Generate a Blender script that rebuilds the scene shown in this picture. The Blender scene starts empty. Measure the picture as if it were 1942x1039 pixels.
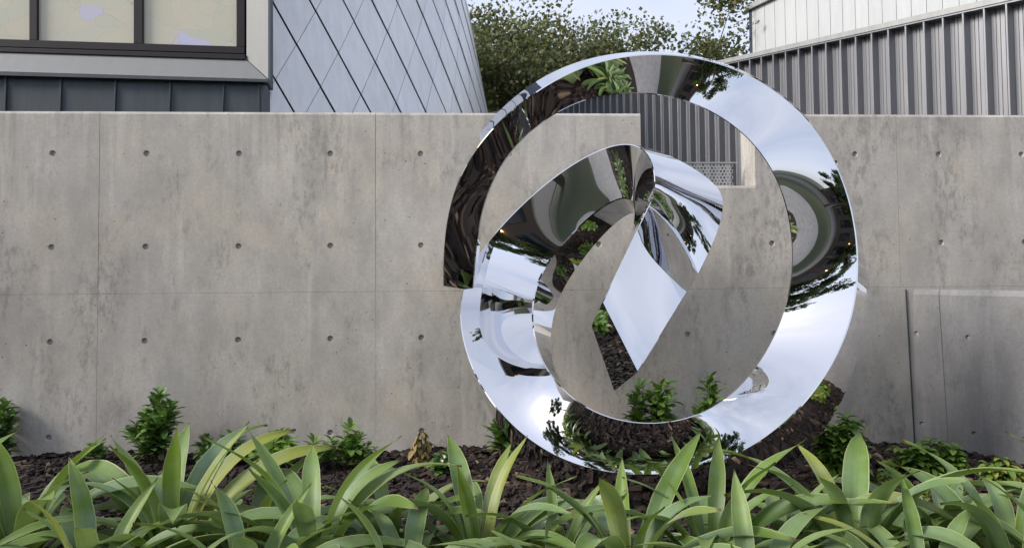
import bpy, bmesh, math, random
import numpy as np
from mathutils import Vector, Matrix
random.seed(7)
RNG = np.random.default_rng(11)
scene = bpy.context.scene
C = scene.collection
R = math.radians

# ------------------------------------------------------------------ camera
FPX, CX, CY = 1300.0, 971.0, 519.5
PITCH, ROLL, CAMH = R(2.0), 0.0091, 1.02
_f = Vector((0, math.cos(PITCH), math.sin(PITCH)))
_u0 = Vector((0, -math.sin(PITCH), math.cos(PITCH)))
_r0 = Vector((1, 0, 0))
CR = _r0 * math.cos(ROLL) - _u0 * math.sin(ROLL)
CU = _r0 * math.sin(ROLL) + _u0 * math.cos(ROLL)
CAM = Vector((0, 0, CAMH))
cd = bpy.data.cameras.new('camera')
cd.sensor_width = 36.0
cd.lens = FPX / 1942 * 36
cd.clip_start = 0.05
cd.clip_end = 2000
co = bpy.data.objects.new('camera', cd)
C.objects.link(co)
m = Matrix.Identity(4)
for i in range(3):
    m[i][0], m[i][1], m[i][2], m[i][3] = CR[i], CU[i], -_f[i], CAM[i]
co.matrix_world = m
scene.camera = co

# ------------------------------------------------------------------ sky, sun, exposure
SUN_EL, SUN_AZ = 32.0, 247.0          # azimuth clockwise from +Y: behind the camera, to its left
world = bpy.data.worlds.new('World')
scene.world = world
world.use_nodes = True
wn, wl = world.node_tree.nodes, world.node_tree.links
wn.clear()
out = wn.new('ShaderNodeOutputWorld')
bg = wn.new('ShaderNodeBackground')
sky = wn.new('ShaderNodeTexSky')
sky.sky_type = 'NISHITA'
sky.sun_disc = False
sky.sun_elevation = R(SUN_EL)
sky.sun_rotation = R(SUN_AZ)
sky.air_density = 1.0
sky.dust_density = 2.0
sky.ozone_density = 2.0
tc = wn.new('ShaderNodeTexCoord')
mp = wn.new('ShaderNodeMapping')
mp.inputs['Scale'].default_value = (1, 1, 2.6)
nz = wn.new('ShaderNodeTexNoise')
nz.inputs['Scale'].default_value = 1.7
nz.inputs['Detail'].default_value = 7
nz.inputs['Roughness'].default_value = 0.55
rp = wn.new('ShaderNodeValToRGB')
rp.color_ramp.elements[0].position = 0.30
rp.color_ramp.elements[0].color = (0.45, 0.45, 0.45, 1)
rp.color_ramp.elements[1].position = 0.70
rp.color_ramp.elements[1].color = (0.92, 0.92, 0.92, 1)
mx = wn.new('ShaderNodeMix')
mx.data_type = 'RGBA'
mx.inputs['B'].default_value = (4.0, 4.15, 4.75, 1)      # thin pale cloud veil
wl.new(tc.outputs['Generated'], mp.inputs['Vector'])
wl.new(mp.outputs['Vector'], nz.inputs['Vector'])
wl.new(nz.outputs['Fac'], rp.inputs['Fac'])
wl.new(rp.outputs['Color'], mx.inputs['Factor'])
wl.new(sky.outputs['Color'], mx.inputs['A'])
wl.new(mx.outputs['Result'], bg.inputs['Color'])
bg.inputs['Strength'].default_value = 0.074
wl.new(bg.outputs['Background'], out.inputs['Surface'])

sd = bpy.data.lights.new('sun', 'SUN')
sd.energy = 1.5
sd.angle = R(22)
sd.color = (1.0, 0.93, 0.84)
so = bpy.data.objects.new('sun', sd)
C.objects.link(so)
_sd = Vector((math.sin(R(SUN_AZ)) * math.cos(R(SUN_EL)), math.cos(R(SUN_AZ)) * math.cos(R(SUN_EL)), math.sin(R(SUN_EL))))
so.rotation_euler = _sd.to_track_quat('Z', 'Y').to_euler()
so.location = (-6, -6, 12)

vs = scene.view_settings
vs.view_transform = 'Standard'
vs.look = 'None'
vs.exposure = 1.68
vs.gamma = 1.0
scene.cycles.use_denoising = True
scene.cycles.max_bounces = 10
scene.cycles.glossy_bounces = 8
scene.cycles.transparent_max_bounces = 8


# ------------------------------------------------------------------ helpers
def ray(px, py):
    d = _f + CR * ((px - CX) / FPX) + CU * ((CY - py) / FPX)
    return d / d.y


def P(px, py, Y):                       # the point at depth Y seen at a pixel of the photograph
    return CAM + ray(px, py) * Y


def on_plane(px, py, o, n):
    d = ray(px, py)
    return CAM + d * ((o - CAM).dot(n) / d.dot(n))


def on_ground(px, py, z=0.0):
    d = ray(px, py)
    return CAM + d * ((z - CAMH) / d.z)


def mesh(name, verts, faces, mat=None, smooth=False):
    me = bpy.data.meshes.new(name)
    me.from_pydata([tuple(v) for v in verts], [], faces)
    if mat:
        me.materials.append(mat)
    if smooth:
        me.polygons.foreach_set('use_smooth', [True] * len(me.polygons))
    me.update()
    return me


def link(name, me, parent=None, loc=None, rot=None, scale=None):
    o = bpy.data.objects.new(name, me)
    C.objects.link(o)
    if parent is not None:
        o.parent = parent
    if loc is not None:
        o.location = loc
    if rot is not None:
        o.rotation_euler = rot
    if scale is not None:
        o.scale = scale
    return o


def tag(o, label=None, cat=None, group=None, kind=None):
    if label:
        o['label'] = label
    if cat:
        o['category'] = cat
    if group:
        o['group'] = group
    if kind:
        o['kind'] = kind
    return o


def thing(name, label, cat, loc=(0, 0, 0), group=None):
    o = link(name, None, None, loc)
    o.empty_display_size = 0.1
    return tag(o, label, cat, group)


def keep(child, parent):                # parent a child whose mesh is in world coordinates
    child.parent = parent
    child.matrix_parent_inverse = Matrix.Translation(-Vector(parent.location))
    return child


def prism(quad_front, depth_vec):       # closed slab from a planar polygon and an extrusion
    n = len(quad_front)
    v = [Vector(p) for p in quad_front] + [Vector(p) + depth_vec for p in quad_front]
    f = [tuple(range(n)), tuple(range(2 * n - 1, n - 1, -1))]
    for i in range(n):
        j = (i + 1) % n
        f.append((i, i + n, j + n, j))
    return v, f


def slab_px(name, quad, o, n, front, back, mat, parent, bevel=0.0):
    """a slab whose outline is four photo pixels on the plane (o, n), from front to back offsets along n"""
    q = [on_plane(px, py, o + n * front, n) for px, py in quad]
    v, f = prism(q, n * (back - front))
    ob = link(name, mesh(name, v, f, mat))
    keep(ob, parent)
    if bevel:
        b = ob.modifiers.new('bevel', 'BEVEL')
        b.width = bevel
        b.segments = 2
    return ob


def tube(path, radii, n=8):
    vs_, fs = [], []
    for k, p in enumerate(path):
        p = Vector(p)
        t = (Vector(path[min(k + 1, len(path) - 1)]) - Vector(path[max(k - 1, 0)])).normalized()
        a = t.orthogonal().normalized()
        b = t.cross(a)
        for i in range(n):
            th = 2 * math.pi * i / n
            vs_.append(p + (a * math.cos(th) + b * math.sin(th)) * radii[k])
    for k in range(len(path) - 1):
        for i in range(n):
            j = (i + 1) % n
            fs.append((k * n + i, k * n + j, (k + 1) * n + j, (k + 1) * n + i))
    fs.append(tuple(range(n - 1, -1, -1)))
    fs.append(tuple((len(path) - 1) * n + i for i in range(n)))
    return vs_, fs


# ------------------------------------------------------------------ materials
class NT:
    def __init__(self, name):
        self.m = bpy.data.materials.new(name)
        self.m.use_nodes = True
        self.t = self.m.node_tree
        self.n = self.t.nodes
        self.b = self.n['Principled BSDF']
        self.o = self.n['Material Output']
        self._co = None

    def node(self, typ, **kw):
        nd = self.n.new(typ)
        for k, v in kw.items():
            if k in nd.inputs:
                nd.inputs[k].default_value = v
            else:
                setattr(nd, k, v)
        return nd

    def link(self, a, b):
        self.t.links.new(a, b)

    def coord(self, which='Object', scale=(1, 1, 1)):
        if self._co is None:
            self._co = self.node('ShaderNodeTexCoord')
        mpn = self.node('ShaderNodeMapping')
        mpn.inputs['Scale'].default_value = scale
        self.link(self._co.outputs[which], mpn.inputs['Vector'])
        return mpn.outputs['Vector']

    def noise(self, scale, detail=6, rough=0.6, coord=(1, 1, 1), which='Object'):
        nd = self.node('ShaderNodeTexNoise')
        nd.inputs['Scale'].default_value = scale
        nd.inputs['Detail'].default_value = detail
        nd.inputs['Roughness'].default_value = rough
        self.link(self.coord(which, coord), nd.inputs['Vector'])
        return nd.outputs['Fac']

    def ramp(self, fac, stops):
        nd = self.node('ShaderNodeValToRGB')
        e = nd.color_ramp.elements
        while len(e) < len(stops):
            e.new(0.5)
        for i, (p, c) in enumerate(stops):
            e[i].position = p
            e[i].color = (c, c, c, 1) if isinstance(c, (int, float)) else (*c, 1)
        self.link(fac, nd.inputs['Fac'])
        return nd.outputs['Color']

    def mix(self, fac, a, b, blend='MIX'):
        nd = self.node('ShaderNodeMix')
        nd.data_type = 'RGBA'
        nd.blend_type = blend
        for key, v in (('Factor', fac), ('A', a), ('B', b)):
            if isinstance(v, (int, float)):
                if key == 'Factor':
                    nd.inputs['Factor'].default_value = v
                else:
                    nd.inputs[key].default_value = (v, v, v, 1)
            elif isinstance(v, tuple):
                nd.inputs[key].default_value = (*v, 1)
            else:
                self.link(v, nd.inputs[key])
        return nd.outputs['Result']

    def bump(self, h, strength=0.3, dist=0.01):
        nd = self.node('ShaderNodeBump')
        nd.inputs['Strength'].default_value = strength
        nd.inputs['Distance'].default_value = dist
        self.link(h, nd.inputs['Height'])
        self.link(nd.outputs['Normal'], self.b.inputs['Normal'])

    def color(self, c):
        if isinstance(c, tuple):
            self.b.inputs['Base Color'].default_value = (*c, 1)
        else:
            self.link(c, self.b.inputs['Base Color'])

    def set(self, **kw):
        for k, v in kw.items():
            self.b.inputs[k.replace('_', ' ')].default_value = v
        return self


def concrete(name, tint, stain=1.0, pores=1.0):
    t = NT(name)
    big = t.noise(0.9, 5, 0.6)
    mid = t.noise(4.5, 8, 0.65, (1, 1, 0.55))
    fine = t.noise(60, 4, 0.7)
    streak = t.noise(7.0, 5, 0.6, (1.6, 1.6, 0.16))
    c = t.mix(t.ramp(big, [(0.3, 0.0), (0.7, 1.0)]), tuple(x * 0.86 for x in tint), tuple(x * 1.12 for x in tint))
    warm = t.mix(t.ramp(t.noise(1.6, 4), [(0.45, 0.0), (0.62, 0.55)]), c, (tint[0] * 1.10, tint[1] * 1.02, tint[2] * 0.88))
    c = t.mix(t.ramp(mid, [(0.38, 0.75), (0.60, 0.0)]), warm, tuple(x * 0.70 for x in tint))
    c = t.mix(t.ramp(streak, [(0.56, 0.0), (0.72, 0.45)]), c, tuple(x * 1.28 for x in tint))
    # dark mottled stains, in broken vertical patches
    st = t.mix(1.0, t.ramp(t.noise(2.1, 7, 0.7, (1.3, 1.3, 0.6)), [(0.50, 0.0), (0.60, 1.0)]), t.ramp(t.noise(26, 6, 0.75, (1, 1, 0.45)), [(0.47, 0.0), (0.60, 1.0)]), 'MULTIPLY')
    stf = t.mix(1.0, st, 0.58 * stain, 'MULTIPLY')
    c = t.mix(stf, c, tuple(x * 0.36 for x in tint))
    c = t.mix(t.ramp(fine, [(0.35, 0.34), (0.6, 0.0)]), c, tuple(x * 0.55 for x in tint))
    # bug holes
    vo = t.node('ShaderNodeTexVoronoi', feature='F1')
    vo.inputs['Scale'].default_value = 17
    t.link(t.coord('Object'), vo.inputs['Vector'])
    holes = t.ramp(vo.outputs['Distance'], [(0.05, 1.0), (0.085, 0.0)])
    gate = t.ramp(t.noise(1.3, 3), [(0.42, 0.0), (0.48, 1.0)])
    wn_ = t.node('ShaderNodeSeparateColor')
    t.link(vo.outputs['Color'], wn_.inputs['Color'])
    rare = t.ramp(wn_.outputs['Red'], [(0.55, 0.0), (0.57, 1.0)])
    hf = t.mix(1.0, t.mix(1.0, holes, gate, 'MULTIPLY'), rare, 'MULTIPLY')
    hf = t.mix(1.0, hf, 0.85 * pores, 'MULTIPLY')
    c = t.mix(hf, c, (0.05, 0.048, 0.045))
    geo = t.node('ShaderNodeSeparateXYZ')
    t.link(t.coord('Object'), geo.inputs['Vector'])
    mr = t.node('ShaderNodeMapRange')
    t.link(geo.outputs['Z'], mr.inputs['Value'])
    mr.inputs['From Min'].default_value = 1.55
    mr.inputs['From Max'].default_value = 2.24
    drip = t.mix(1.0, t.ramp(t.noise(16, 4, 0.6, (1, 1, 0.05)), [(0.52, 0.0), (0.66, 1.0)]), mr.outputs['Result'], 'MULTIPLY')
    c = t.mix(t.mix(1.0, drip, 0.5 * stain, 'MULTIPLY'), c, tuple(x * 0.50 for x in tint))
    v2 = t.node('ShaderNodeTexVoronoi', feature='F1')
    v2.inputs['Scale'].default_value = 8.5
    t.link(t.coord('Object', (1, 1, 1.15)), v2.inputs['Vector'])
    s2 = t.node('ShaderNodeSeparateColor')
    t.link(v2.outputs['Color'], s2.inputs['Color'])
    h2 = t.mix(1.0, t.ramp(v2.outputs['Distance'], [(0.035, 1.0), (0.06, 0.0)]), t.ramp(s2.outputs['Green'], [(0.70, 0.0), (0.72, 1.0)]), 'MULTIPLY')
    h2 = t.mix(1.0, h2, 0.8 * pores, 'MULTIPLY')
    c = t.mix(h2, c, (0.06, 0.057, 0.053))
    t.color(c)
    t.set(Roughness=0.82)
    h = t.mix(0.5, mid, fine)
    h = t.mix(hf, h, 0.0)
    t.bump(h, 0.35, 0.006)
    return t.m


M = {}
M['concrete'] = concrete('concrete_wall', (0.475, 0.456, 0.428))
M['concrete_low'] = concrete('concrete_low_wall', (0.265, 0.267, 0.28), 0.8, 0.9)
M['concrete_path'] = concrete('concrete_path', (0.30, 0.295, 0.285), 0.5, 0.3)

t = NT('tie_plug')
t.color(t.mix(t.noise(40), (0.26, 0.26, 0.255), (0.40, 0.395, 0.385)))
t.set(Roughness=0.9)
M['plug'] = t.m

t = NT('mirror_steel')
t.color((0.76, 0.765, 0.785))
t.set(Metallic=1.0)
t.link(t.ramp(t.noise(7, 6, 0.7), [(0.45, 0.008), (0.75, 0.05)]), t.b.inputs['Roughness'])
t.bump(t.noise(2.2, 1, 0.4), 0.085, 0.05)
M['mirror'] = t.m

t = NT('mirror_weld')
t.color((0.85, 0.86, 0.88))
t.set(Metallic=1.0, Roughness=0.16)
M['weld'] = t.m

t = NT('mulch_soil')
a = t.noise(38, 6, 0.7)
t.color(t.mix(t.ramp(a, [(0.4, 0.0), (0.62, 1.0)]), (0.010, 0.0075, 0.007), (0.036, 0.024, 0.019)))
t.set(Roughness=0.95)
t.bump(a, 0.9, 0.03)
M['soil'] = t.m

t = NT('bark_chip')
g = t.node('ShaderNodeNewGeometry')
rnd = g.outputs['Random Per Island']
c = t.ramp(rnd, [(0.0, (0.012, 0.0085, 0.008)), (0.5, (0.026, 0.0165, 0.014)), (0.8, (0.045, 0.027, 0.021)), (0.95, (0.095, 0.058, 0.041)), (0.99, (0.30, 0.215, 0.145))])
t.color(t.mix(t.ramp(t.noise(55, 4, 0.6, (1, 1, 1)), [(0.35, 0.6), (0.65, 0.0)]), c, (0.012, 0.010, 0.009)))
t.set(Roughness=0.9)
M['chip'] = t.m


def leaf_mat(name, stops, rough=0.42, trans=0.3, spec=0.45, stripes=True, rand='object', edge=None):
    t = NT(name)
    if rand == 'object':
        rn = t.node('ShaderNodeObjectInfo').outputs['Random']
    else:
        rn = t.node('ShaderNodeNewGeometry').outputs['Random Per Island']
    c = t.ramp(rn, stops)
    if stripes:
        uv = t.node('ShaderNodeUVMap')
        sp = t.node('ShaderNodeSeparateXYZ')
        t.link(uv.outputs['UV'], sp.inputs['Vector'])
        wv = t.node('ShaderNodeTexNoise')
        wv.inputs['Scale'].default_value = 1.0
        wv.inputs['Detail'].default_value = 5
        mpn = t.node('ShaderNodeMapping')
        mpn.inputs['Scale'].default_value = (22, 1.3, 1)
        t.link(uv.outputs['UV'], mpn.inputs['Vector'])
        t.link(mpn.outputs['Vector'], wv.inputs['Vector'])
        c = t.mix(t.ramp(wv.outputs['Fac'], [(0.36, 0.62), (0.64, 0.0)]), c, t.mix(0.6, c, (0.03, 0.075, 0.02)))
        # bluish bloom in drifts, yellowing toward the tip
        c = t.mix(t.ramp(t.noise(3.2, 4, 0.6), [(0.44, 0.0), (0.68, 0.50)]), c, (0.30, 0.40, 0.30))
        c = t.mix(t.ramp(sp.outputs['Y'], [(0.55, 0.0), (1.0, 0.45)]), c, (0.21, 0.29, 0.055))
        if edge:
            ma = t.node('ShaderNodeMath', operation='SUBTRACT')
            t.link(sp.outputs['X'], ma.inputs[0])
            ma.inputs[1].default_value = 0.5
            ab = t.node('ShaderNodeMath', operation='ABSOLUTE')
            t.link(ma.outputs[0], ab.inputs[0])
            c = t.mix(t.ramp(ab.outputs[0], [(0.455, 0.0), (0.485, 0.85)]), c, edge)
        spk = t.mix(1.0, t.ramp(t.noise(34, 3, 0.6), [(0.66, 0.0), (0.72, 1.0)]), t.ramp(t.noise(4, 2), [(0.5, 0.0), (0.62, 0.7)]), 'MULTIPLY')
        c = t.mix(spk, c, (0.20, 0.13, 0.05))
        tip = t.ramp(sp.outputs['Y'], [(0.955, 0.0), (0.985, 1.0)])
        c = t.mix(tip, c, (0.10, 0.055, 0.03))
    t.color(c)
    t.set(Roughness=rough)
    t.b.inputs['Specular IOR Level'].default_value = spec
    if trans:
        tr = t.node('ShaderNodeBsdfTranslucent')
        t.link(t.mix(0.5, c, (0.20, 0.28, 0.03)), tr.inputs['Color'])
        ms = t.node('ShaderNodeMixShader')
        ms.inputs['Fac'].default_value = trans
        t.link(t.b.outputs['BSDF'], ms.inputs[1])
        t.link(tr.outputs['BSDF'], ms.inputs[2])
        t.link(ms.outputs['Shader'], t.o.inputs['Surface'])
    if stripes:
        t.bump(wv.outputs['Fac'], 0.25, 0.004)
    return t.m


M['agave'] = leaf_mat('agave_leaf', [(0.0, (0.105, 0.195, 0.030)), (0.3, (0.17, 0.285, 0.045)), (0.6, (0.225, 0.335, 0.085)), (0.88, (0.155, 0.265, 0.12)), (1.0, (0.38, 0.39, 0.05))], edge=(0.46, 0.52, 0.24))
M['agave_old'] = leaf_mat('agave_old_leaf', [(0.0, (0.34, 0.27, 0.06)), (0.5, (0.42, 0.33, 0.12)), (1.0, (0.24, 0.17, 0.07))], rough=0.6, trans=0.15, stripes=False)
M['shrub'] = leaf_mat('shrub_leaf', [(0.0, (0.075, 0.16, 0.04)), (0.5, (0.13, 0.25, 0.05)), (1.0, (0.22, 0.36, 0.07))], stripes=False, rand='island', trans=0.2)
M['shrub_dark'] = leaf_mat('shrub_dark_leaf', [(0.0, (0.06, 0.135, 0.04)), (0.5, (0.105, 0.21, 0.052)), (1.0, (0.18, 0.31, 0.07))], stripes=False, rand='island', trans=0.15)
M['shrub_yellow'] = leaf_mat('shrub_yellow_leaf', [(0.0, (0.10, 0.19, 0.035)), (0.6, (0.18, 0.28, 0.045)), (1.0, (0.36, 0.36, 0.07))], stripes=False, rand='island', trans=0.25)
M['shrub_mid'] = leaf_mat('shrub_bright_leaf', [(0.0, (0.10, 0.21, 0.045)), (0.5, (0.17, 0.31, 0.055)), (1.0, (0.27, 0.42, 0.07))], stripes=False, rand='island', trans=0.22)
M['dried'] = leaf_mat('dried_leaf', [(0.0, (0.17, 0.115, 0.045)), (0.6, (0.30, 0.215, 0.085)), (1.0, (0.20, 0.18, 0.06))], rough=0.8, stripes=False, rand='island', trans=0.1)
M['petal'] = leaf_mat('white_petal', [(0.0, (0.7, 0.68, 0.6)), (1.0, (0.8, 0.8, 0.76))], stripes=False, rand='island', trans=0.2)
M['treeleaf'] = leaf_mat('plane_tree_leaf', [(0.0, (0.062, 0.078, 0.035)), (0.55, (0.10, 0.118, 0.05)), (0.9, (0.16, 0.165, 0.075)), (1.0, (0.22, 0.15, 0.07))], stripes=False, rand='island', trans=0.25, rough=0.55)
M['treeleaf_green'] = leaf_mat('street_tree_leaf', [(0.0, (0.020, 0.040, 0.012)), (0.6, (0.042, 0.075, 0.020)), (1.0, (0.080, 0.115, 0.030))], stripes=False, rand='island', trans=0.2, rough=0.5)

t = NT('shrub_stem')
t.color(t.mix(t.noise(30), (0.07, 0.075, 0.03), (0.13, 0.10, 0.055)))
t.set(Roughness=0.8)
M['stem'] = t.m
t = NT('tree_bark')
b_ = t.noise(6, 6, 0.65, (1, 1, 0.3))
t.color(t.mix(b_, (0.05, 0.042, 0.034), (0.19, 0.165, 0.13)))
t.set(Roughness=0.9)
t.bump(b_, 0.6, 0.03)
M['bark'] = t.m


def metal(name, col, rough=0.42, metallic=0.85, var=0.12, streak=True):
    t = NT(name)
    s = t.noise(9, 5, 0.6, (1.5, 1.5, 0.15) if streak else (1, 1, 1))
    oi = t.node('ShaderNodeObjectInfo')
    c = t.mix(t.ramp(s, [(0.3, 0.0), (0.7, 1.0)]), tuple(x * (1 - var) for x in col), tuple(x * (1 + var) for x in col))
    c = t.mix(t.ramp(oi.outputs['Random'], [(0.0, 0.0), (1.0, 0.16)]), c, tuple(x * 0.6 for x in col))
    t.color(c)
    t.set(Metallic=metallic, Roughness=rough)
    t.bump(t.noise(1.8, 3, 0.5), 0.06, 0.03)
    return t.m


M['corrugated'] = metal('corrugated_steel', (0.275, 0.28, 0.30), 0.32, 0.5)
M['coping'] = metal('coping_metal', (0.30, 0.31, 0.31), 0.5, 0.3)
M['white_panel'] = metal('white_panel', (0.42, 0.44, 0.455), 0.45, 0.0, 0.06)
M['seam_dark'] = metal('dark_seam_metal', (0.062, 0.075, 0.088), 0.5, 0.3, 0.15)
M['trim'] = metal('pale_trim_metal', (0.21, 0.22, 0.222), 0.55, 0.05, 0.05)
M['shingle'] = metal('zinc_shingle', (0.73, 0.73, 0.735), 0.36, 0.40, 0.08)
M['backing'] = metal('dark_underlay', (0.012, 0.02, 0.055), 0.6, 0.0)
M['perforated'] = metal('galvanised_sheet', (0.55, 0.55, 0.54), 0.4, 0.7)
M['frame'] = metal('bronze_frame', (0.020, 0.017, 0.019), 0.45, 0.4, 0.1)

# leaded art glass: pale beige pieces with thin cames, faint green and a few violet-blue pieces
t = NT('art_glass')
vo = t.node('ShaderNodeTexVoronoi', feature='F1')
vo.inputs['Scale'].default_value = 3.1
dn = t.node('ShaderNodeTexNoise')
dn.inputs['Scale'].default_value = 1.4
t.link(t.coord('Object'), dn.inputs['Vector'])
va = t.node('ShaderNodeVectorMath', operation='ADD')
t.link(t.coord('Object', (1, 1, 1.25)), va.inputs[0])
t.link(dn.outputs['Color'], va.inputs[1])
t.link(va.outputs[0], vo.inputs['Vector'])
sc_ = t.node('ShaderNodeSeparateColor')
t.link(vo.outputs['Color'], sc_.inputs['Color'])
c = t.ramp(sc_.outputs['Red'], [(0.0, (0.55, 0.51, 0.40)), (0.30, (0.51, 0.515, 0.415)), (0.55, (0.57, 0.525, 0.41)), (0.78, (0.53, 0.525, 0.435)), (0.90, (0.58, 0.51, 0.375)), (0.975, (0.50, 0.51, 0.72))])
ve = t.node('ShaderNodeTexVoronoi', feature='DISTANCE_TO_EDGE')
ve.inputs['Scale'].default_value = 3.1
t.link(va.outputs[0], ve.inputs['Vector'])
c = t.mix(t.ramp(ve.outputs['Distance'], [(0.004, 0.30), (0.010, 0.0)]), c, (0.27, 0.26, 0.22))
wv = t.node('ShaderNodeTexVoronoi', feature='F1')
wv.inputs['Scale'].default_value = 1.6
t.link(t.coord('Object', (1, 1, 1)), wv.inputs['Vector'])
sn = t.node('ShaderNodeMath', operation='SINE')
ml = t.node('ShaderNodeMath', operation='MULTIPLY')
ml.inputs[1].default_value = 75
t.link(wv.outputs['Distance'], ml.inputs[0])
t.link(ml.outputs[0], sn.inputs[0])
c = t.mix(t.mix(1.0, t.ramp(sn.outputs[0], [(0.2, 0.0), (0.8, 0.22)]), t.ramp(wv.outputs['Distance'], [(0.16, 1.0), (0.20, 0.0)]), 'MULTIPLY'), c, (0.56, 0.50, 0.38))
t.color(c)
t.set(Roughness=0.18)
t.b.inputs['Specular IOR Level'].default_value = 0.6
M['artglass'] = t.m

t = NT('grass_ground')
t.color(t.mix(t.noise(0.8, 8, 0.7), (0.022, 0.032, 0.012), (0.050, 0.062, 0.024)))
t.set(Roughness=0.95)
M['grass'] = t.m
t = NT('asphalt')
t.color(t.mix(t.noise(14, 6, 0.7), (0.040, 0.040, 0.042), (0.065, 0.064, 0.064)))
t.set(Roughness=0.9)
M['asphalt'] = t.m
t = NT('brick_brown')
t.color(t.mix(t.noise(3, 6), (0.085, 0.062, 0.048), (0.14, 0.105, 0.08)))
t.set(Roughness=0.9)
M['brown'] = t.m
t = NT('dark_window_glass')
t.color((0.02, 0.024, 0.028))
t.set(Roughness=0.08)
M['darkglass'] = t.m
t = NT('warm_lamp')
t.color((0.9, 0.6, 0.2))
t.b.inputs['Emission Color'].default_value = (1.0, 0.55, 0.12, 1)
t.b.inputs['Emission Strength'].default_value = 5.0
M['lamp'] = t.m

# ------------------------------------------------------------------ main wall frame
WYAW, WD = 0.0487, 4.487
WE = Vector((math.cos(WYAW), math.sin(WYAW), 0))        # along the wall
WN = Vector((math.sin(WYAW), -math.cos(WYAW), 0))       # out of its front face
WO = Vector((0, WD, 0))
TIE0, TIES = -2.929, 0.584
ROWS = [CAMH + 0.9483 - 0.6 * i for i in range(4)]
WTOP = ROWS[0] + 0.272
WMID = (ROWS[1] + ROWS[2]) / 2
WTH = 0.24


def W(w, z, t=0.0):                     # wall coordinates: along, up, into the wall
    v = WO + WE * w - WN * t
    return Vector((v.x, v.y, z))


def w_of(px, py=500):
    return (on_plane(px, py, WO, WN) - WO).dot(WE)


# ------------------------------------------------------------------ the ground
def bed_z(x, y):
    z = 0.018 * math.sin(2.1 * x + 0.7) * math.cos(1.7 * y) + 0.012 * math.sin(5.3 * x + 2.1 * y)
    z += 0.03 * max(0.0, min(1.0, (y - 3.4) / 1.0))
    return z


gsz = 220
gv = [(-gsz, -gsz, -0.12), (gsz, -gsz, -0.12), (gsz, gsz, -0.12), (-gsz, gsz, -0.12)]
tag(link('ground', mesh('ground', gv, [(0, 1, 2, 3)], M['grass'])), kind='structure')
nx_, ny_ = 150, 70
bx0, bx1, by0, by1 = -7.5, 7.5, 1.15, 4.9
verts, faces = [], []
for j in range(ny_ + 1):
    for i in range(nx_ + 1):
        x = bx0 + (bx1 - bx0) * i / nx_
        y = by0 + (by1 - by0) * j / ny_
        z = bed_z(x, y) + random.uniform(-0.008, 0.008)
        if i in (0, nx_) or j == 0:
            z = -0.13
        verts.append((x, y, z))
for j in range(ny_):
    for i in range(nx_):
        a = j * (nx_ + 1) + i
        faces.append((a, a + 1, a + nx_ + 2, a + nx_ + 1))
tag(link('planting_bed', mesh('planting_bed', verts, faces, M['soil'], True)), kind='structure')
v, f = prism([(-30, -1.3, -0.116), (30, -1.3, -0.116), (30, 1.18, -0.116), (-30, 1.18, -0.116)], Vector((0, 0, 0.10)))
tag(link('path', mesh('path', v, f, M['concrete_path'])), kind='structure')
v, f = prism([(-60, -16.0, -0.116), (60, -16.0, -0.116), (60, -7.5, -0.116), (-60, -7.5, -0.116)], Vector((0, 0, 0.02)))
tag(link('road', mesh('road', v, f, M['asphalt'])), kind='structure')

# loose bark chips on the bed
NCH = 26000
cxs = RNG.uniform(-4.6, 4.6, NCH)
cys = 1.5 + (4.55 - 1.5) * RNG.uniform(0, 1, NCH) ** 0.75
L = RNG.uniform(0.007, 0.034, NCH) * np.where(RNG.uniform(0, 1, NCH) < 0.12, 1.6, 1.0)
Wd = L * RNG.uniform(0.25, 0.7, NCH)
H = RNG.uniform(0.003, 0.010, NCH)
yaw = RNG.uniform(0, 2 * np.pi, NCH)
tilt = RNG.normal(0, 0.32, NCH)
base = np.array([[-1, -1, -1], [1, -.8, -1], [.85, 1, -1], [-.9, .8, -1], [-.8, -.85, 1], [.9, -.6, 1], [.7, .9, 1], [-1, .6, 1]], float)
vv = np.repeat(base[None], NCH, 0) * (1 + RNG.normal(0, 0.14, (NCH, 8, 3)))
vv[:, :, 0] *= L[:, None]
vv[:, :, 1] *= Wd[:, None]
vv[:, :, 2] *= H[:, None]
ct, st_ = np.cos(tilt)[:, None], np.sin(tilt)[:, None]
x_, z_ = vv[:, :, 0] * ct - vv[:, :, 2] * st_, vv[:, :, 0] * st_ + vv[:, :, 2] * ct
cyw, syw = np.cos(yaw)[:, None], np.sin(yaw)[:, None]
gz = np.array([bed_z(a, b) for a, b in zip(cxs, cys)])
xx = x_ * cyw - vv[:, :, 1] * syw + cxs[:, None]
yy = x_ * syw + vv[:, :, 1] * cyw + cys[:, None]
zz = z_ + (gz + RNG.uniform(0.004, 0.024, NCH))[:, None]
yy = np.minimum(yy, WD + xx * math.tan(WYAW) - 0.004)
vv = np.stack([xx, yy, zz], 2).reshape(-1, 3)
fb = np.array([[0, 3, 2, 1], [4, 5, 6, 7], [0, 1, 5, 4], [1, 2, 6, 5], [2, 3, 7, 6], [3, 0, 4, 7]])
ff = (fb[None] + (np.arange(NCH) * 8)[:, None, None]).reshape(-1, 4)
tag(link('bark_mulch', mesh('bark_mulch', vv.tolist(), ff.tolist(), M['chip'])), 'dark brown bark chips lying loose over the planting bed', 'mulch', kind='stuff')


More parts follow.
